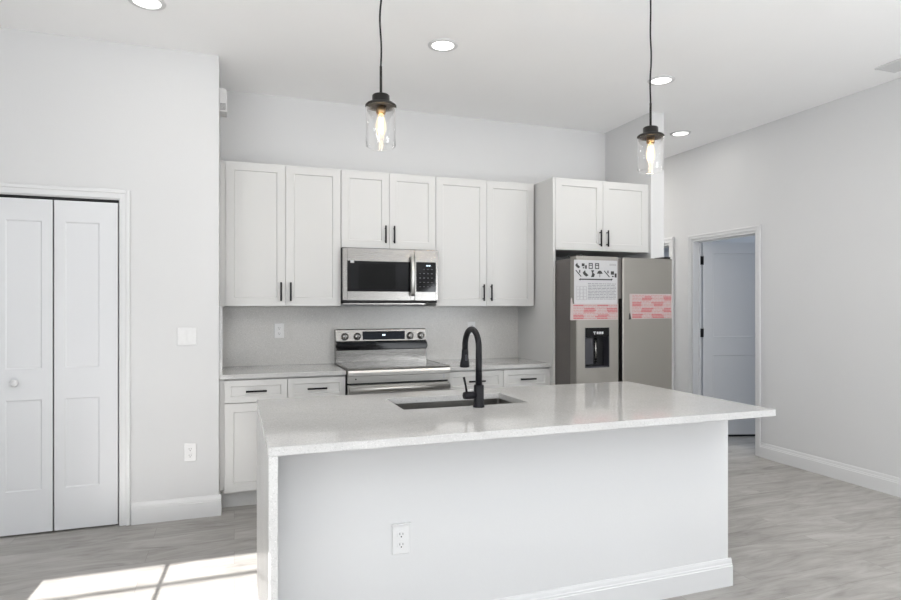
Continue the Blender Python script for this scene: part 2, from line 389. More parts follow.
casing('trim_3', 5.46, 6.24, 2.062, plane='x', at=XR)
def jamb(name, y0, y1, z):
    bm = bmesh.new(); a, b = XR-0.001, XR+0.106
    bx(bm, a, b, y0-0.0005, y0+0.016, 0, z); bx(bm, a, b, y1-0.016, y1+0.0005, 0, z); bx(bm, a, b, y0+0.016, y1-0.016, z-0.016, z+0.0005)
    bx(bm, XR+0.07, XR+0.082, y0+0.016, y0+0.028, 0, z-0.016); bx(bm, XR+0.07, XR+0.082, y1-0.028, y1-0.016, 0, z-0.016); bx(bm, XR+0.07, XR+0.082, y0+0.028, y1-0.028, z-0.028, z-0.016)
    return struct(obj(name, bm, M['trim']))
jamb('trim_4', 4.286, 5.118, 2.062); jamb('trim_5', 5.46, 6.24, 2.062)

# glazed door behind the camera; added, unseen windows and shades for the light
def window(name, x0, x1, z0, z1, plane='y', at=YR-0.09, grid=None, fill=0):
    bm = bmesh.new(); w = 0.05; d = 0.05
    def st(a0, a1, b0, b1, dd=d):
        if plane == 'y': bx(bm, a0, a1, at-dd/2, at+dd/2, b0, b1)
        else: bx(bm, at-dd/2, at+dd/2, a0, a1, b0, b1)
    st(x0, x0+w, z0, z1); st(x1-w, x1, z0, z1); st(x0+w, x1-w, z0, z0+w); st(x0+w, x1-w, z1-w, z1)
    for g in (grid or []): st(*g, 0.02)
    f = struct(obj(name, bm, M['trim']))
    bm = bmesh.new()
    if plane == 'y': bx(bm, x0+w, x1-w, at-0.003, at+0.003, z0+w, z1-w)
    else: bx(bm, at-0.003, at+0.003, x0+w, x1-w, z0+w, z1-w)
    p = obj('pane', bm, M['glass'], f); return f
def glazed_door():
    bm = bmesh.new(); y = YR-0.07
    def st(a0, a1, b0, b1, dd=0.04): bx(bm, a0, a1, y-dd/2, y+dd/2, b0, b1)
    st(DX0-0.0, DX0+0.004, 0, DZ); st(DX1-0.004, DX1, 0, DZ)
    st(DX0+0.004, DX1-0.004, 0.0, 0.08); st(DX0+0.004, DX1-0.004, DZ-0.004, DZ)
    mx = -0.644
    st(mx-0.010, mx+0.010, 0.08, DZ-0.004, 0.03)
    for z in (2.279, 1.7, 1.1, 0.5): st(DX0+0.004, DX1-0.004, z-0.006, z+0.006, 0.014)
    f = struct(obj('door_1', bm, M['trim']))
    bm = bmesh.new(); bx(bm, DX0+0.004, DX1-0.004, y-0.002, y+0.002, 0.08, DZ-0.004); obj('pane', bm, M['glass'], f)
glazed_door()
window('added_window_4', 1.0, 4.0, 0.25, 0.90)  # low unseen window, added so sun bounces up off the floor
window('added_window_1', -2.3, -0.4, 0.7, 2.5, plane='x', at=XR+0.08); window('added_window_2', -2.75, -1.45, 0.65, 2.45); window('added_window_3', -2.2, 0.6, 0.7, 2.5, plane='x', at=XW-0.09)  # unseen windows added as sources for the room light
tag(box('added_roller_shade', XR+0.030, XR+0.035, -2.29, -0.41, 0.71, 2.49, M['shade']), 'unseen pale roller shade added over the window in the right wall', 'shade')  # unseen shades added to stop direct sun at the added windows
tag(box('added_roller_shade', -2.74, -1.46, YR-0.035, YR-0.03, 0.66, 2.44, M['shade']), 'unseen pale roller shade added over the narrow rear window', 'shade')
tag(box('added_roller_shade', XW-0.035, XW-0.03, -2.19, 0.59, 0.71, 2.49, M['shade']), 'unseen pale roller shade added over the side window', 'shade')

# ================================================================ BIFOLD CLOSET DOORS
def bifold(x0, x1, label, knob=None, wide=True):
    w = x1-x0; t = thing('bifold_door_leaf', label, 'closet door', ((x0+x1)/2, YL+0.003, 0.012), 'closet bifold leaves')
    a, b = -w/2+0.004, w/2-0.003
    lo, hi = (a+0.055, b-0.100) if wide else (a+0.100, b-0.055)
    bm = bmesh.new(); shaker(bm, a, b, 0, 2.004, 0.0, t=0.032, rec=0.0045, bev=0.008, panels=[(lo, hi, 0.255, 0.80), (lo, hi, 0.985, 1.875)])
    p = obj('door_panel', bm, M['door'], t)
    if knob is not None:
        bm = bmesh.new(); lathe(bm, [(0.0001, 0.0), (0.012, 0.0), (0.009, 0.008), (0.009, 0.014), (0.019, 0.022), (0.021, 0.030), (0.016, 0.037), (0.0, 0.040)])
        bmesh.ops.rotate(bm, verts=bm.verts, cent=(0, 0, 0), matrix=Matrix.Rotation(PI/2, 3, 'X'))
        k = obj('knob', bm, M['plastic_white'], t, 'small round white knob'); k.location = (knob, 0, 0.905)
    return t
lw = 0.3505
for i, (lab, kn) in enumerate([('white closet bifold leaf beside the casing, nearest the light switch', None), ('white closet bifold leaf with a small round knob, second from the right', 0.0-0.018),
                 ('white closet bifold leaf left of the knobbed pair seam', 0.018), ('white closet bifold leaf farthest left in the closet opening', None)]):
    bifold(-0.680-(i+1)*lw, -0.680-i*lw-0.002, lab, kn, i % 2 == 0)
tag(box('bifold_track', -2.083, -0.680, YL+0.010, YL+0.062, 2.024, 2.035, M['plastic_black']), 'dark slot of the bifold track above the closet leaves', 'door track')
tag(box('pivot_bracket', -0.70, -0.679, YL+0.02, YL+0.05, 0.0, 0.010, M['steel']), 'small metal floor pivot at the foot of the right closet leaf', 'bracket')

# ================================================================ BEDROOM DOOR
def panel_door(name, hinge, ang, w, labels, hinges=True):
    r = struct(thing(name, '', '', hinge, rotz=ang)); del r['label']; del r['category']
    bm = bmesh.new(); shaker(bm, 0.004, w, 0.0, 2.020, 0.0, t=0.035, rec=0.009, bev=0.006, panels=[(0.115, w-0.115, 0.225, 0.835), (0.115, w-0.115, 1.03, 1.905)])
    obj('door_leaf', bm, M['door'], r)
    box('gap_shadow_strip', 0.01, w-0.004, 0.004, 0.031, -0.020, -0.001, M['black'], r, label='black strip painting the gap shadow under the door')  # black strip stands in for the shadow in the door gap
    for z in (0.25, 1.07, 1.83):
        bm = bmesh.new(); cyl(bm, (-0.004, -0.006, z-0.045), (-0.004, -0.006, z+0.045), 0.008, n=14); bx(bm, -0.024, -0.004, -0.003, 0.002, z-0.045, z+0.045); bx(bm, 0.0, 0.012, -0.004, -0.0005, z-0.045, z+0.045)
        obj('hinge', bm, M['black'], r, 'matte black hinge')
    bm = bmesh.new()
    for s, y in ((-1, 0.0), (1, 0.035)):
        cyl(bm, (w-0.06, y, 0.95), (w-0.06, y+s*0.008, 0.95), 0.03); cyl(bm, (w-0.06, y+s*0.006, 0.95), (w-0.06, y+s*0.05, 0.95), 0.011)
        cyl(bm, (w-0.06, y+s*0.048, 0.95), (w-0.17, y+s*0.048, 0.95), 0.009)
    obj('lever_handle', bm, M['black'], r, 'matte black lever handle')
    return r
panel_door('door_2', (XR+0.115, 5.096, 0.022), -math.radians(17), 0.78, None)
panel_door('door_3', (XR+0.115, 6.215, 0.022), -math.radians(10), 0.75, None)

# ================================================================ CABINETS
def pull(parent, x, y, z, length, vert):
    """matte black bar pull on two posts, standing off a front at y"""
    bm = bmesh.new(); h = length/2; r = 0.0066; s = 0.028; q = h*0.72
    if vert:
        cyl(bm, (x, y-s, z-h), (x, y-s, z+h), r, n=14)
        for d in (-q, q): cyl(bm, (x, y, z+d), (x, y-s, z+d), 0.0045, n=10)
    else:
        cyl(bm, (x-h, y-s, z), (x+h, y-s, z), r, n=14)
        for d in (-q, q): cyl(bm, (x+d, y, z), (x+d, y-s, z), 0.0045, n=10)
    return obj('handle', bm, M['black'], parent, 'matte black bar handle')
def upper_cabinet(x0, x1, z0, z1, yf, yback, label, split, hz, hl=0.135, hx=0.034, cat='wall cabinet'):
    t = thing('wall_cabinet', label, cat, (x0, yf, z0), 'white wall cabinets'); w = x1-x0; h = z1-z0; sp = split-x0
    box('cabinet_body', 0.001, w-0.001, 0.021, yback-yf, 0, h, M['cab'], t, 0.001)
    g = 0.0015
    for a, b, sx in ((g, sp-g, sp-hx), (sp+g, w-g, sp+hx)):
        bm = bmesh.new(); shaker(bm, a, b, 0.002, h-0.002, 0.0); d = obj('door', bm, M['cab'], t)
        pull(d, sx, 0.0, hz-z0, hl, True)
    return t
YU = 4.571; ZB, ZT = 1.372, 2.404
upper_cabinet(-0.060, 0.756, ZB, ZT, YU, YB-0.002, 'tall white two-door wall cabinet left of the microwave', 0.354, 1.478)
upper_cabinet(0.758, 1.508, 1.815, ZT, YU, YB-0.002, 'short white two-door wall cabinet directly above the microwave', 1.131, 1.924)
upper_cabinet(1.510, 2.379, ZB, ZT, YU, YB-0.002, 'tall white two-door wall cabinet between the microwave and the fridge panel', 1.948, 1.482)
upper_cabinet(2.418, 3.306, 1.825, ZT, 4.275, YB-0.002, 'deep white two-door cabinet above the refrigerator', 2.861, 1.928)
tag(box('filler_strip', -0.094, -0.0605, YU+0.004, YU+0.023, ZB, ZT, M['cab']), 'narrow white filler strip between pantry wall and left wall cabinet', 'filler')
tag(box('filler_strip', -0.094, -0.065, 4.336, 4.352, 0.137, 0.883, M['cab']), 'narrow white filler strip beside the left base cabinet', 'filler')
tag(box('refrigerator_side_panel', 2.395, 2.4165, 4.275, YB-0.002, 0.0, ZT, M['cab'], None, 0.001), 'full-height white side panel left of the refrigerator', 'cabinet panel')
tag(box('filler_strip', 3.3065, 3.3195, 4.285, 4.300, 1.825, ZT, M['cab']), 'narrow white filler strip right of the cabinet above the refrigerator', 'filler')

def base_cabinet(x0, x1, label, split, ext=0.0, yf=4.318, zt=0.883):
    t = thing('base_cabinet', label, 'base cabinet', (x0, yf, 0), 'white base cabinets'); w = x1-x0; sp = split-x0
    box('cabinet_body', 0.001, w-0.001, 0.021, YB-0.002-yf, 0.115, zt, M['cab'], t, 0.001)
    box('toe_kick', 0.001 - ext, w-0.001, 0.085, 0.10, 0.0, 0.1145, M['cab'], t)
    g = 0.0018
    for k, (a, b) in enumerate(((g, sp-g), (sp+g, w-g))):
        bm = bmesh.new(); shaker(bm, a, b, 0.722, 0.872, 0.0, rail=0.040); d = obj('drawer', bm, M['cab'], t)
        pull(d, (a+b)/2, 0.0, 0.797, 0.135, False)
        bm = bmesh.new(); shaker(bm, a, b, 0.122, 0.717, 0.0); d = obj('door', bm, M['cab'], t)
        pull(d, (b-0.034) if k == 0 else (a+0.034), 0.0, 0.615, 0.135, True)
    return t
base_cabinet(-0.064, 0.748, 'white base cabinet left of the range with two drawers over two doors', 0.346, ext=0.029)
base_cabinet(1.520, 2.393, 'white base cabinet right of the range with two drawers over two doors', 1.982)

# countertops and splash
tag(box('countertop', -0.094, 0.749, 4.298, YB-0.022, 0.884, 0.914, M['quartz'], None, 0.002), 'light speckled quartz countertop left of the range', 'countertop', 'kitchen countertops')
tag(box('countertop', 1.519, 2.394, 4.298, YB-0.022, 0.884, 0.914, M['quartz'], None, 0.002), 'light speckled quartz countertop right of the range', 'countertop', 'kitchen countertops')
tag(box('backsplash', -0.094, 2.394, YB-0.021, YB-0.001, 0.90, 1.371, M['splash'], None, 0.001), 'grey speckled quartz backsplash behind the range and counters', 'backsplash')
tag(box('side_splash', -0.0945, -0.074, 4.30, YB-0.0215, 0.9145, 1.371, M['quartz'], None, 0.001), 'short quartz side splash against the pantry wall end', 'backsplash')

# ================================================================ ISLAND
IX0, IX1, IY0, IY1, IZ = 0.106, 2.306, 2.082, 3.180, 0.905
SX0, SX1, SY0, SY1 = 0.722, 1.345, 2.645, 2.990
def island():
    t = thing('kitchen_island', 'white kitchen island with speckled quartz top and waterfall left side', 'kitchen island', (0, 0, 0))
    # slab with sink cut-out
    bm = bmesh.new(); z0, z1 = IZ-0.030, IZ
    xs = [IX0, SX0, SX1, IX1]; ys = [IY0, SY0, SY1, IY1]; V = {}
    def v(x, y, z):
        k = (x, y, z)
        if k not in V: V[k] = bm.verts.new(k)
        return V[k]
    for i in range(3):
        for j in range(3):
            if i == 1 and j == 1: continue
            a, b, c, d = xs[i], xs[i+1], ys[j], ys[j+1]
            for z in (z0, z1): bm.faces.new((v(a, c, z), v(b, c, z), v(b, d, z), v(a, d, z)))
    for i in range(3):
        for y in (IY0, IY1): bm.faces.new((v(xs[i], y, z0), v(xs[i+1], y, z0), v(xs[i+1], y, z1), v(xs[i], y, z1)))
    for j in range(3):
        for x in (IX0, IX1): bm.faces.new((v(x, ys[j], z0), v(x, ys[j+1], z0), v(x, ys[j+1], z1), v(x, ys[j], z1)))
    for y in (SY0, SY1): bm.faces.new((v(SX0, y, z0), v(SX1, y, z0), v(SX1, y, z1), v(SX0, y, z1)))
    for x in (SX0, SX1): bm.faces.new((v(x, SY0, z0), v(x, SY1, z0), v(x, SY1, z1), v(x, SY0, z1)))
    bmesh.ops.recalc_face_normals(bm, faces=bm.faces)
    es = [e for e in bm.edges if len(e.link_faces) == 2 and e.calc_face_angle(0) > 1]
    bmesh.ops.bevel(bm, geom=es, offset=0.0018, segments=2, affect='EDGES')
    obj('stone_top', bm, M['quartz'], t, 'speckled light grey quartz top')
    box('waterfall_side', IX0, IX0+0.031, IY0, IY1, 0.0, IZ-0.0305, M['quartz_side'], t, 0.0018, 'speckled quartz waterfall side')
    # knee wall under the overhang and its baseboard
    PX1, PY = 2.291, 2.350
    box('knee_wall', IX0+0.0345, PX1, PY, PY+0.115, 0.0, IZ-0.0305, M['wall'], t)
    bm = bmesh.new(); pr = base_profile(0.132, 0.016)
    prism(bm, [(PY-u, z) for u, z in pr], 'x', IX0+0.0345, PX1+0.016)
    prism(bm, [(PX1+u, z) for u, z in pr], 'y', PY, 3.02)
    obj('island_baseboard', bm, M['trim'], t)
    # cabinet shells either side of the sink, and low behind it
    box('end_panel', PX1-0.02, PX1, PY+0.1155, 3.12, 0.0, IZ-0.0305, M['cab'], t)
    bm = bmesh.new(); y0, y1, zt = PY+0.1155, 3.10, IZ-0.0305
    bx(bm, IX0+0.035, 0.66, y0, y1, 0.11, zt); bx(bm, 1.41, PX1-0.0205, y0, y1, 0.11, zt); bx(bm, 0.66, 1.41, y0, y1, 0.11, 0.60)
    bx(bm, IX0+0.035, PX1-0.0205, y0, y1-0.07, 0.0, 0.11)
    obj('cabinet_body', bm, M['cab'], t)
    # fronts on the range side
    xs = [IX0+0.037, 0.66, 1.035, 1.41, 1.84, PX1-0.023]
    for a, b in zip(xs, xs[1:]):
        bm = bmesh.new(); shaker(bm, -b+0.002, -a-0.002, 0.12, zt-0.008, 0.0)
        bmesh.ops.rotate(bm, verts=bm.verts, cent=(0, 0, 0), matrix=Matrix.Rotation(PI, 3, 'Z'))
        bmesh.ops.translate(bm, verts=bm.verts, vec=(0, y1+0.0205, 0))
        d = obj('door', bm, M['cab'], t)
        bm = bmesh.new(); hx = b-0.04; cyl(bm, (hx, y1+0.049, zt-0.2), (hx, y1+0.049, zt-0.065), 0.0055, n=12)
        for zz in (zt-0.18, zt-0.085): cyl(bm, (hx, y1+0.0205, zz), (hx, y1+0.049, zz), 0.0045, n=10)
        obj('handle', bm, M['black'], d, 'matte black bar handle')
island()
def sink():
    t = thing('kitchen_sink', 'undermount stainless steel sink sunk in the island top', 'sink', ((SX0+SX1)/2, (SY0+SY1)/2, 0.65))
    w, d = (SX1-SX0)/2+0.004, (SY1-SY0)/2+0.004; top = IZ-0.0312-0.65; n = 6
    def loop(a, b, r, z):
        pts = []
        for cx, cy, a0 in ((a-r, b-r, 0), (-a+r, b-r, PI/2), (-a+r, -b+r, PI), (a-r, -b+r, 3*PI/2)):
            for k in range(n+1):
                an = a0+PI/2*k/n; pts.append((cx+r*math.cos(an), cy+r*math.sin(an), z))
        return pts
    bm = bmesh.new()
    rings = [loop(w+0.025, d+0.025, 0.03, top), loop(w, d, 0.018, top), loop(w-0.002, d-0.002, 0.02, 0.02), loop(w-0.016, d-0.016, 0.02, 0.004),
             loop(w-0.018, d-0.018, 0.02, 0.0), loop(w+0.003, d+0.003, 0.02, -0.004)]
    R = [[bm.verts.new(p) for p in r] for r in rings]
    for A, B in zip(R[:4], R[1:5]):
        for k in range(len(A)): bm.faces.new((A[k], A[(k+1) % len(A)], B[(k+1) % len(A)], B[k]))
    bm.faces.new(R[4])
    out = [bm.verts.new(p) for p in loop(w+0.003, d+0.003, 0.02, top-0.002)]
    O2 = R[5]
    flip = [bm.verts.new(p) for p in loop(w+0.025, d+0.025, 0.03, top-0.002)]
    for A, B in ((R[0], flip), (flip, out), (out, O2)):
        for k in range(len(A)): bm.faces.new((A[k], A[(k+1) % len(A)], B[(k+1) % len(A)], B[k]))
    bm.faces.new(O2[::-1])
    obj('basin', bm, M['sinksteel'], t)
    bm = bmesh.new(); lathe(bm, [(0.0, 0.003), (0.03, 0.003), (0.034, 0.007), (0.045, 0.007), (0.047, 0.0005), (0.0, 0.0005)]); obj('drain', bm, M['steel'], t)
sink()
def faucet():
    t = thing('kitchen_faucet', 'matte black gooseneck faucet standing on the island beside the sink', 'faucet', (1.068, 2.600, IZ))
    bm = bmesh.new(); lathe(bm, [(0.0, 0.0), (0.0265, 0.0), (0.0265, 0.006), (0.0235, 0.009), (0.0235, 0.098), (0.0215, 0.103), (0.0, 0.103)]); obj('faucet_body', bm, M['black'], t)
    bm = bmesh.new(); pts = [(0, 0, 0.101), (0, 0, 0.20), (0, 0, 0.275)]; R = 0.088; zc = 0.275
    rr = [0.0155, 0.0150, 0.0145]
    for k in range(1, 19):
        a = PI*k/18*1.0; pts.append((0, R-R*math.cos(a), zc+R*0.93*math.sin(a))); rr.append(0.0143)
    pts.append((0, 2*R+0.001, zc-0.02)); rr.append(0.0143)
    tube(bm, pts, rr, 20); obj('spout', bm, M['black'], t)
    bm = bmesh.new(); tube(bm, [(0, 2*R+0.001, zc-0.018), (0, 2*R+0.002, zc-0.03), (0, 2*R+0.003, zc-0.06), (0, 2*R+0.006, zc-0.085), (0, 2*R+0.007, zc-0.104), (0, 2*R+0.007, zc-0.108)],
                           [0.0152, 0.0165, 0.0175, 0.0225, 0.0245, 0.022], 20); obj('spray_head', bm, M['black'], t)
    bm = bmesh.new(); bx(bm, -0.004, 0.004, 2*R-0.022, 2*R-0.012, zc-0.075, zc-0.045, 0.002); obj('spray_button', bm, M['plastic_dark'], t)
    bm = bmesh.new(); cyl(bm, (-0.015, 0, 0.056), (-0.071, 0, 0.056), 0.0175, n=24); cyl(bm, (-0.071, 0, 0.056), (-0.075, 0, 0.056), 0.0175, 0.015, n=24); h = obj('handle_hub', bm, M['black'], t)
    bm = bmesh.new(); tube(bm, [(-0.060, 0, 0.068), (-0.066, -0.004, 0.10), (-0.078, -0.010, 0.142)], [0.0055, 0.005, 0.0058], 12); obj('lever', bm, M['black'], h)
faucet()

# ================================================================ MICROWAVE
def microwave():
    x0, x1, yf = 0.7585, 1.509, 4.508; z0, z1 = 1.385, 1.8145; w = x1-x0; h = z1-z0
    t = thing('microwave_oven', 'stainless over-the-range microwave hung under the short wall cabinet', 'microwave', (x0, yf, z0))
    box('body', 0.002, w-0.002, 0.028, YB-0.023-yf, 0.012, h, M['plastic_black'], t, 0.002)
    dx = 0.557      # door seam
    # door with window opening
    bm = bmesh.new(); wx0, wx1, wz0, wz1 = 0.036, 0.524, 0.098, h-0.102
    zd = 0.032; zt = h-0.006
    bx(bm, 0.001, wx0, 0, 0.026, zd, zt, 0.002); bx(bm, wx1, dx, 0, 0.026, zd, zt, 0.002); bx(bm, wx0, wx1, 0, 0.026, zd, wz0, 0.0); bx(bm, wx0, wx1, 0, 0.026, wz1, zt, 0.0)
    d = obj('door', bm, M['steel'], t, 'stainless steel door')
    box('door_window', wx0+0.0005, wx1-0.0005, 0.001, 0.022, wz0+0.0005, wz1-0.0005, M['glassblack'], d, label='black glass window')
    box('window_screen', wx0+0.085, wx1-0.12, 0.0002, 0.0009, wz0+0.02, wz1-0.02, M['screen'], d)
    # curved handle
    bm = bmesh.new(); hx = 0.532; zz0, zz1 = 0.066, h-0.060; N = 14; secs = []
    for k in range(N+1):
        f = k/N; z = zz0+(zz1-zz0)*f; y = -0.026-0.022*math.sin(PI*f)**0.8
        secs.append([bm.verts.new((hx+sx*0.0125, y+sy*0.006, z)) for sx, sy in ((-1, 1), (-1, -0.4), (-0.5, -1), (0.5, -1), (1, -0.4), (1, 1))])
    for A, B in zip(secs, secs[1:]):
        for k in range(6): f_ = bm.faces.new((A[k], A[(k+1) % 6], B[(k+1) % 6], B[k])); f_.smooth = True
    bm.faces.new(secs[0]); bm.faces.new(secs[-1][::-1])
    for z in (zz0+0.012, zz1-0.012): bx(bm, hx-0.009, hx+0.009, -0.026, 0.0, z-0.009, z+0.009)
    obj('handle', bm, M['lit_steel'], d, 'curved bright steel handle')
    # control side
    bm = bmesh.new(); px0, px1, pz0, pz1 = dx+0.012, w-0.022, 0.098, h-0.10
    bx(bm, dx+0.003, px0, 0, 0.026, zd, zt); bx(bm, px1, w-0.001, 0, 0.026, zd, zt, 0.002); bx(bm, px0, px1, 0, 0.026, zd, pz0); bx(bm, px0, px1, 0, 0.026, pz1, zt)
    obj('control_frame', bm, M['steel'], t, 'stainless steel surround')
    c = box('control_panel', px0+0.0005, px1-0.0005, -0.001, 0.02, pz0+0.0005, pz1-0.0005, M['glassblack'], t, label='black glass touch panel')
    cw = px1-px0
    bm = bmesh.new(); bx(bm, px0+cw*0.52, px0+cw*0.60, -0.0016, -0.001, pz1-0.031, pz1-0.023); bx(bm, px0+cw*0.63, px0+cw*0.72, -0.0016, -0.001, pz1-0.031, pz1-0.023)
    obj('clock_digits', bm, M['digits'], c, 'small pale lit digits')
    for r in range(5):
        for q in range(4):
            if r == 0 and q == 0: continue
            cx = px0+cw*(0.2+0.2*q); cz = pz1-0.055-r*0.034; bm = bmesh.new(); bx(bm, cx-0.006, cx+0.006, -0.0014, -0.001, cz-0.002, cz+0.002)
            obj('key_marking', bm, M['ink_grey'], c)
    box('vent_grille', 0.004, w-0.03, 0.006, 0.026, 0.016, 0.029, M['plastic_black'], t, label='black grille slot')
    box('base_plate', 0.004, w-0.10, 0.018, 0.36, 0.0, 0.011, M['steel'], t, 0.001)
    box('rating_sticker', 0.058, 0.086, -0.0008, -0.0002, h-0.118, h-0.098, M['paper'], d, label='small white sticker')
microwave()

# ================================================================ RANGE
def kitchen_range():
    x0, x1, yf = 0.7535, 1.5145, 4.250; w = x1-x0; D = YB-0.024-yf; CT = 0.930
    t = thing('kitchen_range', 'stainless electric range with black glass cooktop between the base cabinets', 'range', (x0, yf, 0))
    box('body', 0.003, w-0.003, 0.045, D-0.002, 0.09, CT-0.014, M['plastic_black'], t, 0.001)
    for a in (0.05, w-0.05):
        for b in (0.1, D-0.06): bm = bmesh.new(); cyl(bm, (a, b, 0), (a, b, 0.0895), 0.018, n=12); obj('levelling_foot', bm, M['plastic_black'], t)

    # cooktop: steel frame and black glass
    bm = bmesh.new(); yb = D-0.075
    bx(bm, 0.0, w, 0.0, 0.028, CT-0.014, CT, 0.003); bx(bm, 0.0, 0.012, 0.028, yb, CT-0.014, CT); bx(bm, w-0.012, w, 0.028, yb, CT-0.014, CT); bx(bm, 0.012, w-0.012, yb-0.012, yb, CT-0.014, CT)
    obj('cooktop_frame', bm, M['steel'], t, 'stainless frame')
    g = box('cooktop', 0.0125, w-0.0125, 0.0285, yb-0.0125, CT-0.013, CT-0.001, M['cooktop'], t, label='dark glass cooktop')
    for cx, cy, r in ((0.2, 0.16, 0.10), (0.56, 0.16, 0.115), (0.2, 0.42, 0.075), (0.56, 0.42, 0.075)):
        bm = bmesh.new(); lathe(bm, [(r, -0.0008), (r+0.002, -0.0008), (r+0.002, -0.0004), (r, -0.0004)], 48, closed=True, center=(cx, cy, CT))
        obj('burner_ring', bm, M['ink_grey'], g)
    # front fascia, door, drawer
    bm = bmesh.new(); prism(bm, [(0.044, CT-0.0145), (0.002, CT-0.0145), (-0.004, CT-0.030), (-0.004, CT-0.052), (0.003, CT-0.056), (0.003, CT-0.104), (0.044, CT-0.104)], 'x', 0.001, w-0.001)
    f = obj('front_fascia', bm, M['lit_steel'], t, 'stainless front band')
    bm = bmesh.new(); cyl(bm, (0.055, 0.003, CT-0.075), (0.055, 0.0005, CT-0.075), 0.0055, n=14); obj('fascia_button', bm, M['black'], f)
    box('patch', w-0.055, w-0.043, 0.0012, 0.0025, CT-0.092, CT-0.060, M['paper'], f, label='small white sticker')  # small pale upright patch near the right end
    bm = bmesh.new(); dz0, dz1 = 0.265, CT-0.118
    bx(bm, 0.002, 0.07, 0.004, 0.044, dz0, dz1, 0.003); bx(bm, w-0.07, w-0.002, 0.004, 0.044, dz0, dz1, 0.003); bx(bm, 0.07, w-0.07, 0.004, 0.044, dz0, dz0+0.09); bx(bm, 0.07, w-0.07, 0.004, 0.044, dz1-0.13, dz1, 0.0)
    d = obj('oven_door', bm, M['lit_steel'], t, 'stainless oven door')
    box('oven_window', 0.0705, w-0.0705, 0.006, 0.04, dz0+0.0905, dz1-0.1305, M['glassblack'], d, label='black glass window')
    bm = bmesh.new(); zc = dz1-0.028
    tube(bm, [(0.012, -0.03, zc), (w-0.012, -0.03, zc)], 0.017, 18)
    for a in (0.035, w-0.035): bx(bm, a-0.012, a+0.012, -0.03, 0.004, zc-0.012, zc+0.012, 0.003)
    obj('handle', bm, M['lit_steel'], d, 'round steel handle bar')
    box('storage_drawer', 0.002, w-0.002, 0.006, 0.044, 0.095, dz0-0.008, M['steel'], t, 0.003)
    # backguard
    bz = 1.187; by = D-0.072
    bm = bmesh.new(); prism(bm, [(by-0.0, CT-0.014), (by-0.0, CT+0.088), (by-0.012, CT+0.095), (by-0.012, CT+0.150), (by+0.008, CT+0.162), (by+0.022, bz-0.006), (by+0.028, bz), (D, bz), (D, CT-0.014)], 'x', 0.005, w-0.005)
    b = obj('backguard', bm, M['steel'], t, 'stainless backguard')
    # black glossy band with rounded ends
    zb = CT+0.122; bm = bmesh.new(); pts = []; hh = 0.031; N = 8
    for s, cx in ((1, w-0.002-hh*0.8), (-1, 0.0+hh*0.8)):
        for k in range(N+1):
            a = -PI/2+PI*k/N if s > 0 else PI/2+PI*k/N
            pts.append((cx+math.cos(a)*hh*0.8, zb+math.sin(a)*hh))
    prism(bm, pts, 'y', by-0.034, by-0.0125); bmesh.ops.bevel(bm, geom=[e for e in bm.edges if all(abs(v.co.y-(by-0.034)) < 1e-5 for v in e.verts)], offset=0.008, segments=3, affect='EDGES')
    obj('vent_band', bm, M['glassblack'], b, 'glossy black band with rounded ends')
    # control face tilts back; knobs and display sit on it
    ang = math.atan2(0.014, bz-0.006-(CT+0.162)); face_y = lambda z: by+0.008+(z-(CT+0.162))*0.014/(bz-0.006-CT-0.162)
    zk = (CT+0.162+bz-0.006)/2-0.002
    box('display_panel', 0.222, 0.573, face_y(zk)-0.006, face_y(zk)+0.006, zk-0.034, zk+0.034, M['glassblack'], b, 0.001, 'black glass display')
    bm = bmesh.new(); yy = face_y(zk)-0.0068
    bx(bm, 0.384, 0.393, yy, yy+0.0008, zk-0.002, zk+0.009); bx(bm, 0.397, 0.407, yy, yy+0.0008, zk-0.002, zk+0.009); obj('clock_digits', bm, M['digits'], b, 'small pale lit digits')
    for kx in (0.078, 0.178, 0.618, 0.712):
        bm = bmesh.new(); lathe(bm, [(0.0, 0.0), (0.030, 0.0), (0.030, 0.004), (0.027, 0.006), (0.024, 0.007), (0.0225, 0.028), (0.020, 0.031), (0.0, 0.031)], 28)
        bx(bm, -0.004, 0.004, -0.022, 0.022, 0.028, 0.036, 0.002)
        bmesh.ops.rotate(bm, verts=bm.verts, cent=(0, 0, 0), matrix=Matrix.Rotation(PI/2, 3, 'X'))
        k = obj('knob', bm, M['steel'], b, 'round steel control knob'); k.location = (kx, face_y(zk)-0.0005, zk-0.006)
        bm = bmesh.new(); bx(bm, -0.014, 0.014, -0.0368, -0.0312, -0.0225, -0.018)
        m_ = obj('knob_mark', bm, M['black'], k)
kitchen_range()

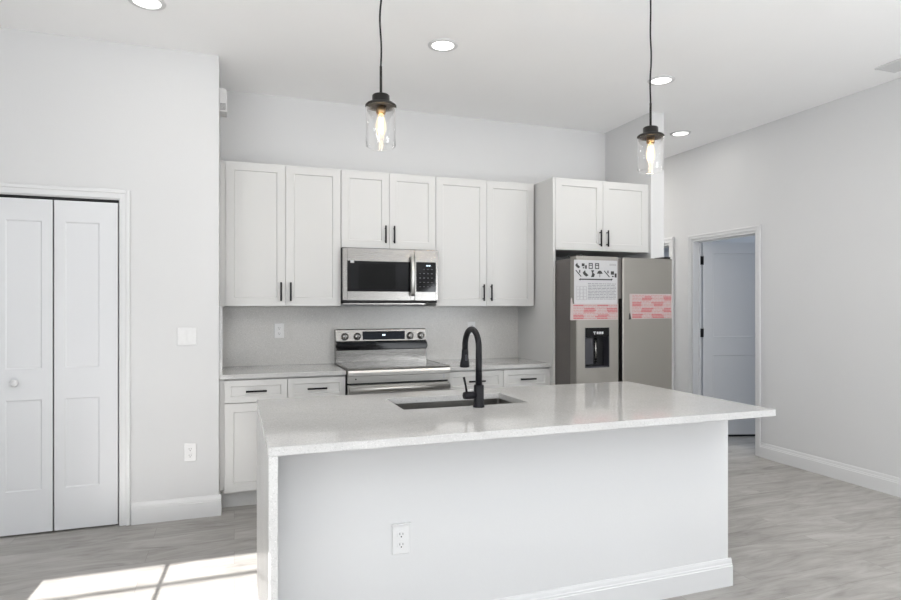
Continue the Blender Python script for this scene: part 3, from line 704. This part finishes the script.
# ================================================================ REFRIGERATOR
def fridge():
    x0, x1, yf = 2.412, 3.287, 3.950; w = x1-x0; zt = 1.750
    t = thing('refrigerator', 'grey steel side-by-side refrigerator with dispenser under the deep cabinet', 'refrigerator', (x0, yf, 0))
    lx1 = 2.780-x0; rx0 = 2.820-x0
    box('cabinet_shell', 0.010, w-0.006, 0.102, 0.86, 0.045, zt-0.012, M['slate_side'], t, 0.004, 'dark grey painted shell')
    for a in (0.06, w-0.06):
        for b in (0.15, 0.78): bm = bmesh.new(); cyl(bm, (a, b, 0), (a, b, 0.045), 0.02, n=12); obj('roller_foot', bm, M['plastic_black'], t)
    box('kick_grille', 0.012, w-0.012, 0.05, 0.10, 0.012, 0.075, M['plastic_black'], t)
    # left (freezer) door with the dispenser hole
    X0, X1, Z0, Z1 = 2.485-x0, 2.702-x0, 0.905, 1.210
    bm = bmesh.new(); a0, a1, d0, d1 = 0.0, lx1, 0.08, zt; th = 0.088
    xs = [a0, X0, X1, a1]; zs = [d0, Z0, Z1, d1]
    for i in range(3):
        for j in range(3):
            if i == 1 and j == 1: continue
            bx(bm, xs[i], xs[i+1], 0.0, th, zs[j], zs[j+1])
    bmesh.ops.remove_doubles(bm, verts=bm.verts, dist=1e-5)
    # drop internal double faces
    seen = {}
    for f in bm.faces: seen.setdefault(frozenset(v.index if v.index >= 0 else id(v) for v in f.verts), []).append(f)
    bm.verts.index_update(); seen = {}
    for f in bm.faces: seen.setdefault(frozenset(v.index for v in f.verts), []).append(f)
    bmesh.ops.delete(bm, geom=[f for fs in seen.values() if len(fs) > 1 for f in fs], context='FACES_ONLY')
    bmesh.ops.recalc_face_normals(bm, faces=bm.faces)
    es = [e for e in bm.edges if len(e.link_faces) == 2 and e.calc_face_angle(0) > 1 and (abs(e.verts[0].co.x-a0) < 1e-4 and abs(e.verts[1].co.x-a0) < 1e-4 and min(v.co.y for v in e.verts) < 1e-4 and max(v.co.y for v in e.verts) < 1e-4)]
    bmesh.ops.bevel(bm, geom=es, offset=0.006, segments=3, affect='EDGES')
    L = obj('freezer_door', bm, M['slate'], t, 'matte grey steel door')
    # dispenser
    d = box('dispenser_recess', X0, X1, 0.072, 0.084, Z0, Z1, M['plastic_black'], L, label='black dispenser cavity')
    bm = bmesh.new(); e = 0.0006
    bx(bm, X0+e, X0+0.006, 0.002, 0.072, Z0+e, Z1-e); bx(bm, X1-0.006, X1-e, 0.002, 0.072, Z0+e, Z1-e); bx(bm, X0+0.006, X1-0.006, 0.002, 0.072, Z0+e, Z0+0.010)
    obj('dispenser_lining', bm, M['plastic_dark'], d)
    box('dispenser_controls', X0+0.006, X1-0.006, 0.001, 0.055, Z1-0.070, Z1-0.001, M['glassblack'], d, label='glossy black control strip')
    bm = bmesh.new(); cx = (X0+X1)/2-0.035
    bx(bm, cx, cx+0.022, 0.0003, 0.001, Z1-0.037, Z1-0.030); bx(bm, cx+0.008, cx+0.015, 0.0003, 0.001, Z1-0.052, Z1-0.037)
    for k in range(3): bx(bm, cx+0.030+k*0.021, cx+0.046+k*0.021, 0.0003, 0.001, Z1-0.050, Z1-0.032)
    obj('control_icons', bm, M['ink_grey'] if False else M['paper'], d, 'small pale control icons')
    bm = bmesh.new(); bx(bm, X0+0.018, X0+0.105, 0.045, 0.062, Z0+0.02, Z1-0.075, 0.004); obj('ice_paddle', bm, M['plastic_dark'], d)
    bm = bmesh.new(); cyl(bm, (X0+0.122, 0.045, Z0+0.03), (X0+0.122, 0.045, Z1-0.071), 0.008, n=14); obj('water_nozzle', bm, M['steel'], d, 'thin steel water nozzle')
    # right door
    bm = bmesh.new(); bx(bm, rx0, w, 0.0, th, 0.08, zt-0.001, 0.006, 3); obj('fresh_food_door', bm, M['slate'], t, 'matte grey steel door')
    # pocket grip between the doors
    box('grip_pocket', lx1+0.0005, rx0-0.0005, 0.050, 0.086, 0.10, 1.43, M['plastic_black'], t, label='black recessed grip between the doors')
    box('gap_cover', lx1+0.0005, rx0-0.0005, 0.018, 0.086, 1.4305, zt-0.006, M['slate_side'], t)
    for a in (0.005, w-0.065): box('hinge_cover', a, a+0.06, 0.012, 0.14, zt+0.0005, zt+0.014, M['plastic_black'], t, 0.003)
    return x0, yf
fridge()
FY = 3.950
def sheet():
    t = thing('instruction_sheet', 'white printed installation sheet stuck to the left refrigerator door', 'paper sheet', (2.58, FY-0.0015, 1.39))
    a, b, h = -0.190, 0.190, 0.330
    box('paper', a, b, 0.0, 0.0008, 0.0, h, M['paper'], t)
    r = random.Random(3); bm = bmesh.new(); y0, y1 = -0.0008, -0.0002
    # two rows of pictograms
    def poly(pts):
        prism(bm, pts, 'y', y0, y1)
    def pict(cx, cz, s, k):
        if k == 0:
            poly([(cx-s, cz+s*.2), (cx-s*.2, cz+s), (cx, cz+s*.3), (cx+s, cz-s*.5), (cx+s*.2, cz-s*.9), (cx-s*.6, cz-s*.4)])
        elif k == 1:
            bx(bm, cx-s, cx+s*.1, y0, y1, cz-s*.2, cz+s*.8); bx(bm, cx+s*.3, cx+s, y0, y1, cz-s, cz+s*.2); bx(bm, cx-s*.6, cx, y0, y1, cz-s*.9, cz-s*.5)
        elif k == 2:
            for u in (-.8, 0.5): bx(bm, cx+u*s, cx+u*s+s*.3, y0, y1, cz-s, cz+s)
            for u in (-1, 0.1, 0.7): bx(bm, cx-s*.6, cx+s*.7, y0, y1, cz+u*s, cz+u*s+s*.3)
        elif k == 3:
            poly([(cx-s*.5, cz+s), (cx+s*.5, cz+s), (cx+s*.1, cz+s*.3), (cx+s*.7, cz-s*.2), (cx+s*.4, cz-s), (cx-s*.6, cz-s), (cx-s*.2, cz)])
        elif k == 4:
            poly([(cx-s, cz), (cx-s*.6, cz+s*.7), (cx, cz+s), (cx+s*.6, cz+s*.7), (cx+s, cz)]); bx(bm, cx-s*.08, cx+s*.08, y0, y1, cz-s, cz)
        elif k == 5:
            poly([(cx-s, cz+s*.8), (cx-s*.8, cz+s), (cx+s, cz-s*.8), (cx+s*.8, cz-s)]); bx(bm, cx+s*.2, cx+s*.6, y0, y1, cz+s*.2, cz+s)
    for i, k in enumerate((0, 1, 2, 2)): pict(a+0.032+i*0.056, h-0.044, 0.022, k)
    for i, k in enumerate((5, 0, 3, 4, 5, 1)): pict(a+0.038+i*0.062, h-0.102, 0.026, k)
    bx(bm, a+0.055, b-0.055, y0, y1, h-0.150, h-0.141); poly([(a+0.040, h-0.150), (a+0.055, h-0.155), (a+0.055, h-0.136)]); poly([(b-0.040, h-0.141), (b-0.055, h-0.136), (b-0.055, h-0.155)])
    obj('pictograms', bm, M['ink'], t, 'black pictograms and a bold line')
    bm = bmesh.new()
    for i in range(2): bx(bm, b-0.07, b-0.012, y0, y1, h-0.028-i*0.008, h-0.0255-i*0.008)
    obj('corner_print', bm, M['ink_grey'], t); bm = bmesh.new()
    for r_ in range(11):
        z = h-0.180-r_*0.0115; x = a+0.118+(r.random()*0.004); hh = 0.0038 if r_ in (0, 3, 6) else 0.0032
        while x < b-0.02:
            l = 0.012+r.random()*0.03; bx(bm, x, min(x+l, b-0.012), y0, y1, z, z+hh); x += l+0.005
    obj('fine_print', bm, M['ink_grey'], t, 'grey rows of small print'); bm = bmesh.new()
    for k in range(3):
        x = a+0.022+k*0.030; z = h-0.30
        bx(bm, x, x+0.001, y0, y1, z, z+0.10); bx(bm, x+0.024, x+0.025, y0, y1, z, z+0.10)
        for q in range(5): bx(bm, x, x+0.025, y0, y1, z+q*0.025, z+q*0.025+0.0012)
    obj('printed_table', bm, M['ink_grey'], t, 'small ruled table')
sheet()
def film(name, label, x, z, w, h, seed, strip=False):
    t = thing(name, label, 'tape', (x, FY-(0.0005 if strip else 0.0005), z), 'pink protective tapes')
    bm = bmesh.new()
    if strip: prism(bm, [(-w/2, 0.0), (w/2, 0), (w/2, h), (-w/2+0.022, h), (-w/2+0.012, h*1.40), (-w/2+0.004, h*1.2)], 'y', -0.0006, 0.0)
    else: prism(bm, [(-w/2+0.02, 0.0), (w/2, 0.004), (w/2, h), (-w/2, h), (-w/2+0.004, h*0.35)], 'y', -0.0006, 0.0)
    obj('film', bm, M['film'], t)
    r = random.Random(seed); bm = bmesh.new(); y0, y1 = -0.0012, -0.0007
    rows = int(h/0.0115)
    for k in range(1, rows):
        z_ = k*h/rows; x_ = -w/2+0.026
        band = (k // 4) % 2
        while x_ < w/2-0.012:
            l = 0.008+r.random()*0.028
            ph = ((x_+w/2)/w*2+band*0.5) % 1.0
            thick = 0.0085 if ph < 0.5 and (k % 4) else 0.0028
            bx(bm, x_, min(x_+l, w/2-0.006), y0, y1, z_-thick/2, z_+thick/2); x_ += l+(0.0015 if thick > 0.003 else 0.006)
    obj('red_print', bm, M['ink_red'], t, 'rows of red print')
    return t
film('protective_tape', 'pink printed tape on the left refrigerator door under the white sheet', 2.568, 1.268, 0.42, 0.122, 5, strip=True)
film('protective_tape', 'pink printed tape strip across the right refrigerator door', 3.082, 1.272, 0.40, 0.196, 9)
bm = bmesh.new(); prism(bm, [(-0.011, 0), (0.011, 0.003), (0.001, 0.052), (-0.006, 0.046)], 'y', -0.0012, 0.0)
tag(obj('tape_scrap', bm, M['ink'], loc=(2.886, FY-0.0005, 1.268)), 'small dark torn scrap at the lower left corner of the right tape', 'tape')

# ================================================================ OUTLETS AND SWITCHES
def receptacle(label, loc, w=0.072, h=0.116, facing=0.0, ledge=False):
    t = thing('wall_outlet', label, 'outlet', loc, 'duplex wall outlets', facing)
    box('cover_plate', -w/2, w/2, -0.006, 0.0, -h/2, h/2, M['plastic_white'], t, 0.0022)
    for s in (-1, 1):
        bm = bmesh.new(); pts = []
        for k in range(24):
            a = 2*PI*k/24; pts.append((max(-0.0155, min(0.0155, 0.0195*math.cos(a))), s*0.0205+0.0145*math.sin(a)))
        prism(bm, pts, 'y', -0.0085, -0.006); f = obj('receptacle_face', bm, M['plastic_white'], t)
        bm = bmesh.new(); zz = s*0.0205
        bx(bm, -0.0075, -0.0052, -0.0090, -0.0084, zz-0.001, zz+0.0075); bx(bm, 0.0052, 0.0075, -0.0090, -0.0084, zz-0.001, zz+0.0065); cyl(bm, (0, -0.0084, zz-0.008), (0, -0.0090, zz-0.008), 0.0028, n=12)
        obj('slots', bm, M['slot'], f)
    bm = bmesh.new(); cyl(bm, (0, -0.006, 0), (0, -0.0072, 0), 0.003, n=12); obj('screw', bm, M['plastic_white'], t)
    if ledge:
        box('box_ledge', -w/2-0.003, w/2+0.003, -0.012, 0.0, h/2+0.001, h/2+0.006, M['plastic_white'], t)
    return t
receptacle('white duplex outlet low on the island front, with small top ledge', (0.628, 2.3495, 0.440), ledge=True)
receptacle('white duplex outlet low on the pantry wall under the light switch', (-0.268, YL-0.0005, 0.427))
receptacle('duplex outlet on the backsplash left of the range', (0.330, YB-0.0215, 1.180))
receptacle('duplex outlet on the backsplash right of the range, behind the faucet', (1.942, YB-0.0215, 1.180))
t = thing('light_switch', 'white double rocker switch plate at mid height on pantry wall', 'light switch', (-0.288, YL-0.0005, 1.178))
box('cover_plate', -0.058, 0.058, -0.006, 0, -0.058, 0.058, M['plastic_white'], t, 0.0022)
for s in (-1, 1):
    bm = bmesh.new(); prism(bm, [(-0.0065, -0.033), (-0.0125, 0.033), (-0.0062, 0.033)], 'x', s*0.023-0.0165, s*0.023+0.0165); obj('rocker', bm, M['plastic_white'], t)

t = thing('door_chime', 'small white box mounted high on the end of the pantry wall', 'door chime', (-0.0945, 4.44, 2.69))
bm = bmesh.new(); prism(bm, [(0, 0.0), (0.046, 0.0), (0.046, 0.135), (0.036, 0.155), (0, 0.158)], 'y', -0.065, 0.065); obj('housing', bm, M['plastic_white'], t)
bm = bmesh.new()
for k in range(6): bx(bm, 0.004, 0.040, -0.0662, -0.0652, 0.010+k*0.008, 0.014+k*0.008)
obj('louvres', bm, M['ink_grey'], t)

# ================================================================ LIGHTS ON THE CEILING
def can_light(label, loc, power=1.2):
    t = thing('recessed_light', label, 'ceiling light', loc, 'recessed ceiling lights')
    bm = bmesh.new(); lathe(bm, [(0.072, 0.0), (0.096, 0.0), (0.094, -0.004), (0.074, -0.007), (0.070, -0.004)], 40, closed=True); obj('trim_ring', bm, M['trim'], t)
    bm = bmesh.new(); lathe(bm, [(0.0, -0.0015), (0.0695, -0.0015), (0.0695, -0.0042), (0.0, -0.0055)], 36); obj('diffuser', bm, M['led'], t, 'glowing white disc')
    d = bpy.data.lights.new('light_output', 'AREA'); d.shape = 'DISK'; d.size = 0.13; d.energy = power; d.color = (1, 0.97, 0.92)
    l = bpy.data.objects.new('light_output', d); COL.objects.link(l); l.location = (loc[0], loc[1], HC-0.012)
for lab, x, y, pw in (('round recessed light nearest the pantry wall, cut by the top of the picture', -0.444, 3.630, 1), ('round recessed light between the two pendants', 1.238, 3.607, 6),
                  ('round recessed light beside the right pendant cord', 2.926, 3.634, 5), ('round recessed light in the hall near the bedroom door', 4.000, 4.690, 1.5), ('unseen recessed light added deeper in the hall past the refrigerator wall', 3.95, 6.6, 32),
    ('unseen recessed light added over the living area on the right', 3.2, 1.2, 9), ('unseen recessed light added over the living area behind the island', 1.2, 0.6, 9)):  # deeper hall and living area lights are unseen, added for fill light
    can_light(lab, (x, y, HC-0.0005), pw)
t = thing('air_vent', 'white rectangular ceiling register near the right wall', 'vent', (4.26, 2.80, HC-0.0005))
bm = bmesh.new(); a, b = 0.10, 0.15
for q in ((-a, a, -b, -b+0.018), (-a, a, b-0.018, b), (-a, -a+0.018, -b+0.018, b-0.018), (a-0.018, a, -b+0.018, b-0.018)): bx(bm, *q, -0.010, 0.0)
obj('frame', bm, M['trim'], t)
bm = bmesh.new()
for k in range(9):
    xx = -a+0.026+k*0.0185; prism(bm, [(xx, -0.002), (xx+0.010, -0.010), (xx+0.0115, -0.010), (xx+0.0015, -0.002)], 'y', -b+0.018, b-0.018)
obj('louvres', bm, M['trim'], t)
box('backing', -a+0.018, a-0.018, -b+0.018, b-0.018, -0.0015, 0, M['ink_grey'], t)

def pendant(label, x, y, seed):
    zp = 2.297
    t = thing('pendant_light', label, 'pendant light', (x, y, zp), 'glass pendants over the island')
    bm = bmesh.new(); lathe(bm, [(0.0, 0.0), (0.012, 0.0), (0.0, 0.0)][:2]+[(0.034, 0.0), (0.038, -0.004), (0.038, -0.030), (0.041, -0.034), (0.062, -0.040), (0.068, -0.046), (0.068, -0.052), (0.064, -0.054), (0.030, -0.050), (0.0, -0.050)], 40)
    obj('cap', bm, M['bronze'], t, 'dark bronze cap and rim')
    bm = bmesh.new(); cyl(bm, (0, 0, 0.0), (0, 0, 0.012), 0.010, 0.006, n=14); cyl(bm, (0, 0, 0.010), (0, 0, 0.125), 0.0058, n=12); obj('stem', bm, M['bronze'], t)
    top = HC-zp; rng = random.Random(seed)
    pts = []; N = 26
    for k in range(N+1):
        f = k/N; z = 0.123+(top-0.025-0.123)*f; amp = 0.006*math.sin(PI*f)
        pts.append((amp*math.sin(f*11+seed), amp*math.cos(f*9+seed), z))
    bm = bmesh.new(); tube(bm, pts, 0.0042, 8); obj('cord', bm, M['black'], t, 'thin wavy black cord')
    bm = bmesh.new(); lathe(bm, [(0.0, top-0.001), (0.060, top-0.001), (0.060, top-0.018), (0.050, top-0.026), (0.0, top-0.026)], 32); obj('ceiling_canopy', bm, M['bronze'], t)
    # clear glass cylinder
    bm = bmesh.new(); lathe(bm, [(0.0625, -0.0545), (0.0655, -0.0545), (0.0655, -0.222), (0.0600, -0.229), (0.0590, -0.226), (0.0625, -0.220)], 48, closed=True); obj('glass_shade', bm, M['glass'], t, 'clear glass cylinder shade')
    bm = bmesh.new(); lathe(bm, [(0.0, -0.0505), (0.021, -0.0505), (0.021, -0.080), (0.017, -0.086), (0.0, -0.086)], 24); obj('socket', bm, M['brass'], t, 'brass socket')
    bm = bmesh.new(); lathe(bm, [(0.0, -0.0865), (0.013, -0.0865), (0.014, -0.094), (0.019, -0.108), (0.0235, -0.130), (0.0235, -0.148), (0.018, -0.170), (0.010, -0.184), (0.0, -0.188)], 28)
    b = obj('bulb', bm, M['bulb'], t, 'glowing warm bulb')
    bm = bmesh.new()
    for k in range(4):
        a = PI/4+PI/2*k; cyl(bm, (0.009*math.cos(a), 0.009*math.sin(a), -0.100), (0.010*math.cos(a), 0.010*math.sin(a), -0.168), 0.0022, n=8)
    obj('filament', bm, M['filament'], b)
    lamp('pendant_glow', 'POINT', 3.0, (1.0, 0.74, 0.45), (x, y, zp-0.215), shadow_soft_size=0.02)
pendant('clear glass pendant on the left, hanging over the island sink', 0.605, 2.600, 1)
pendant('clear glass pendant on the right, hanging by the fridge end of the island', 2.027, 2.600, 4)

# patio outside the glazed door
tag(box('patio_slab', -3.5, 5.0, -8.0, YR-0.15, -0.14, -0.04, M['ground']), 'concrete patio slab outside the rear wall', 'patio')
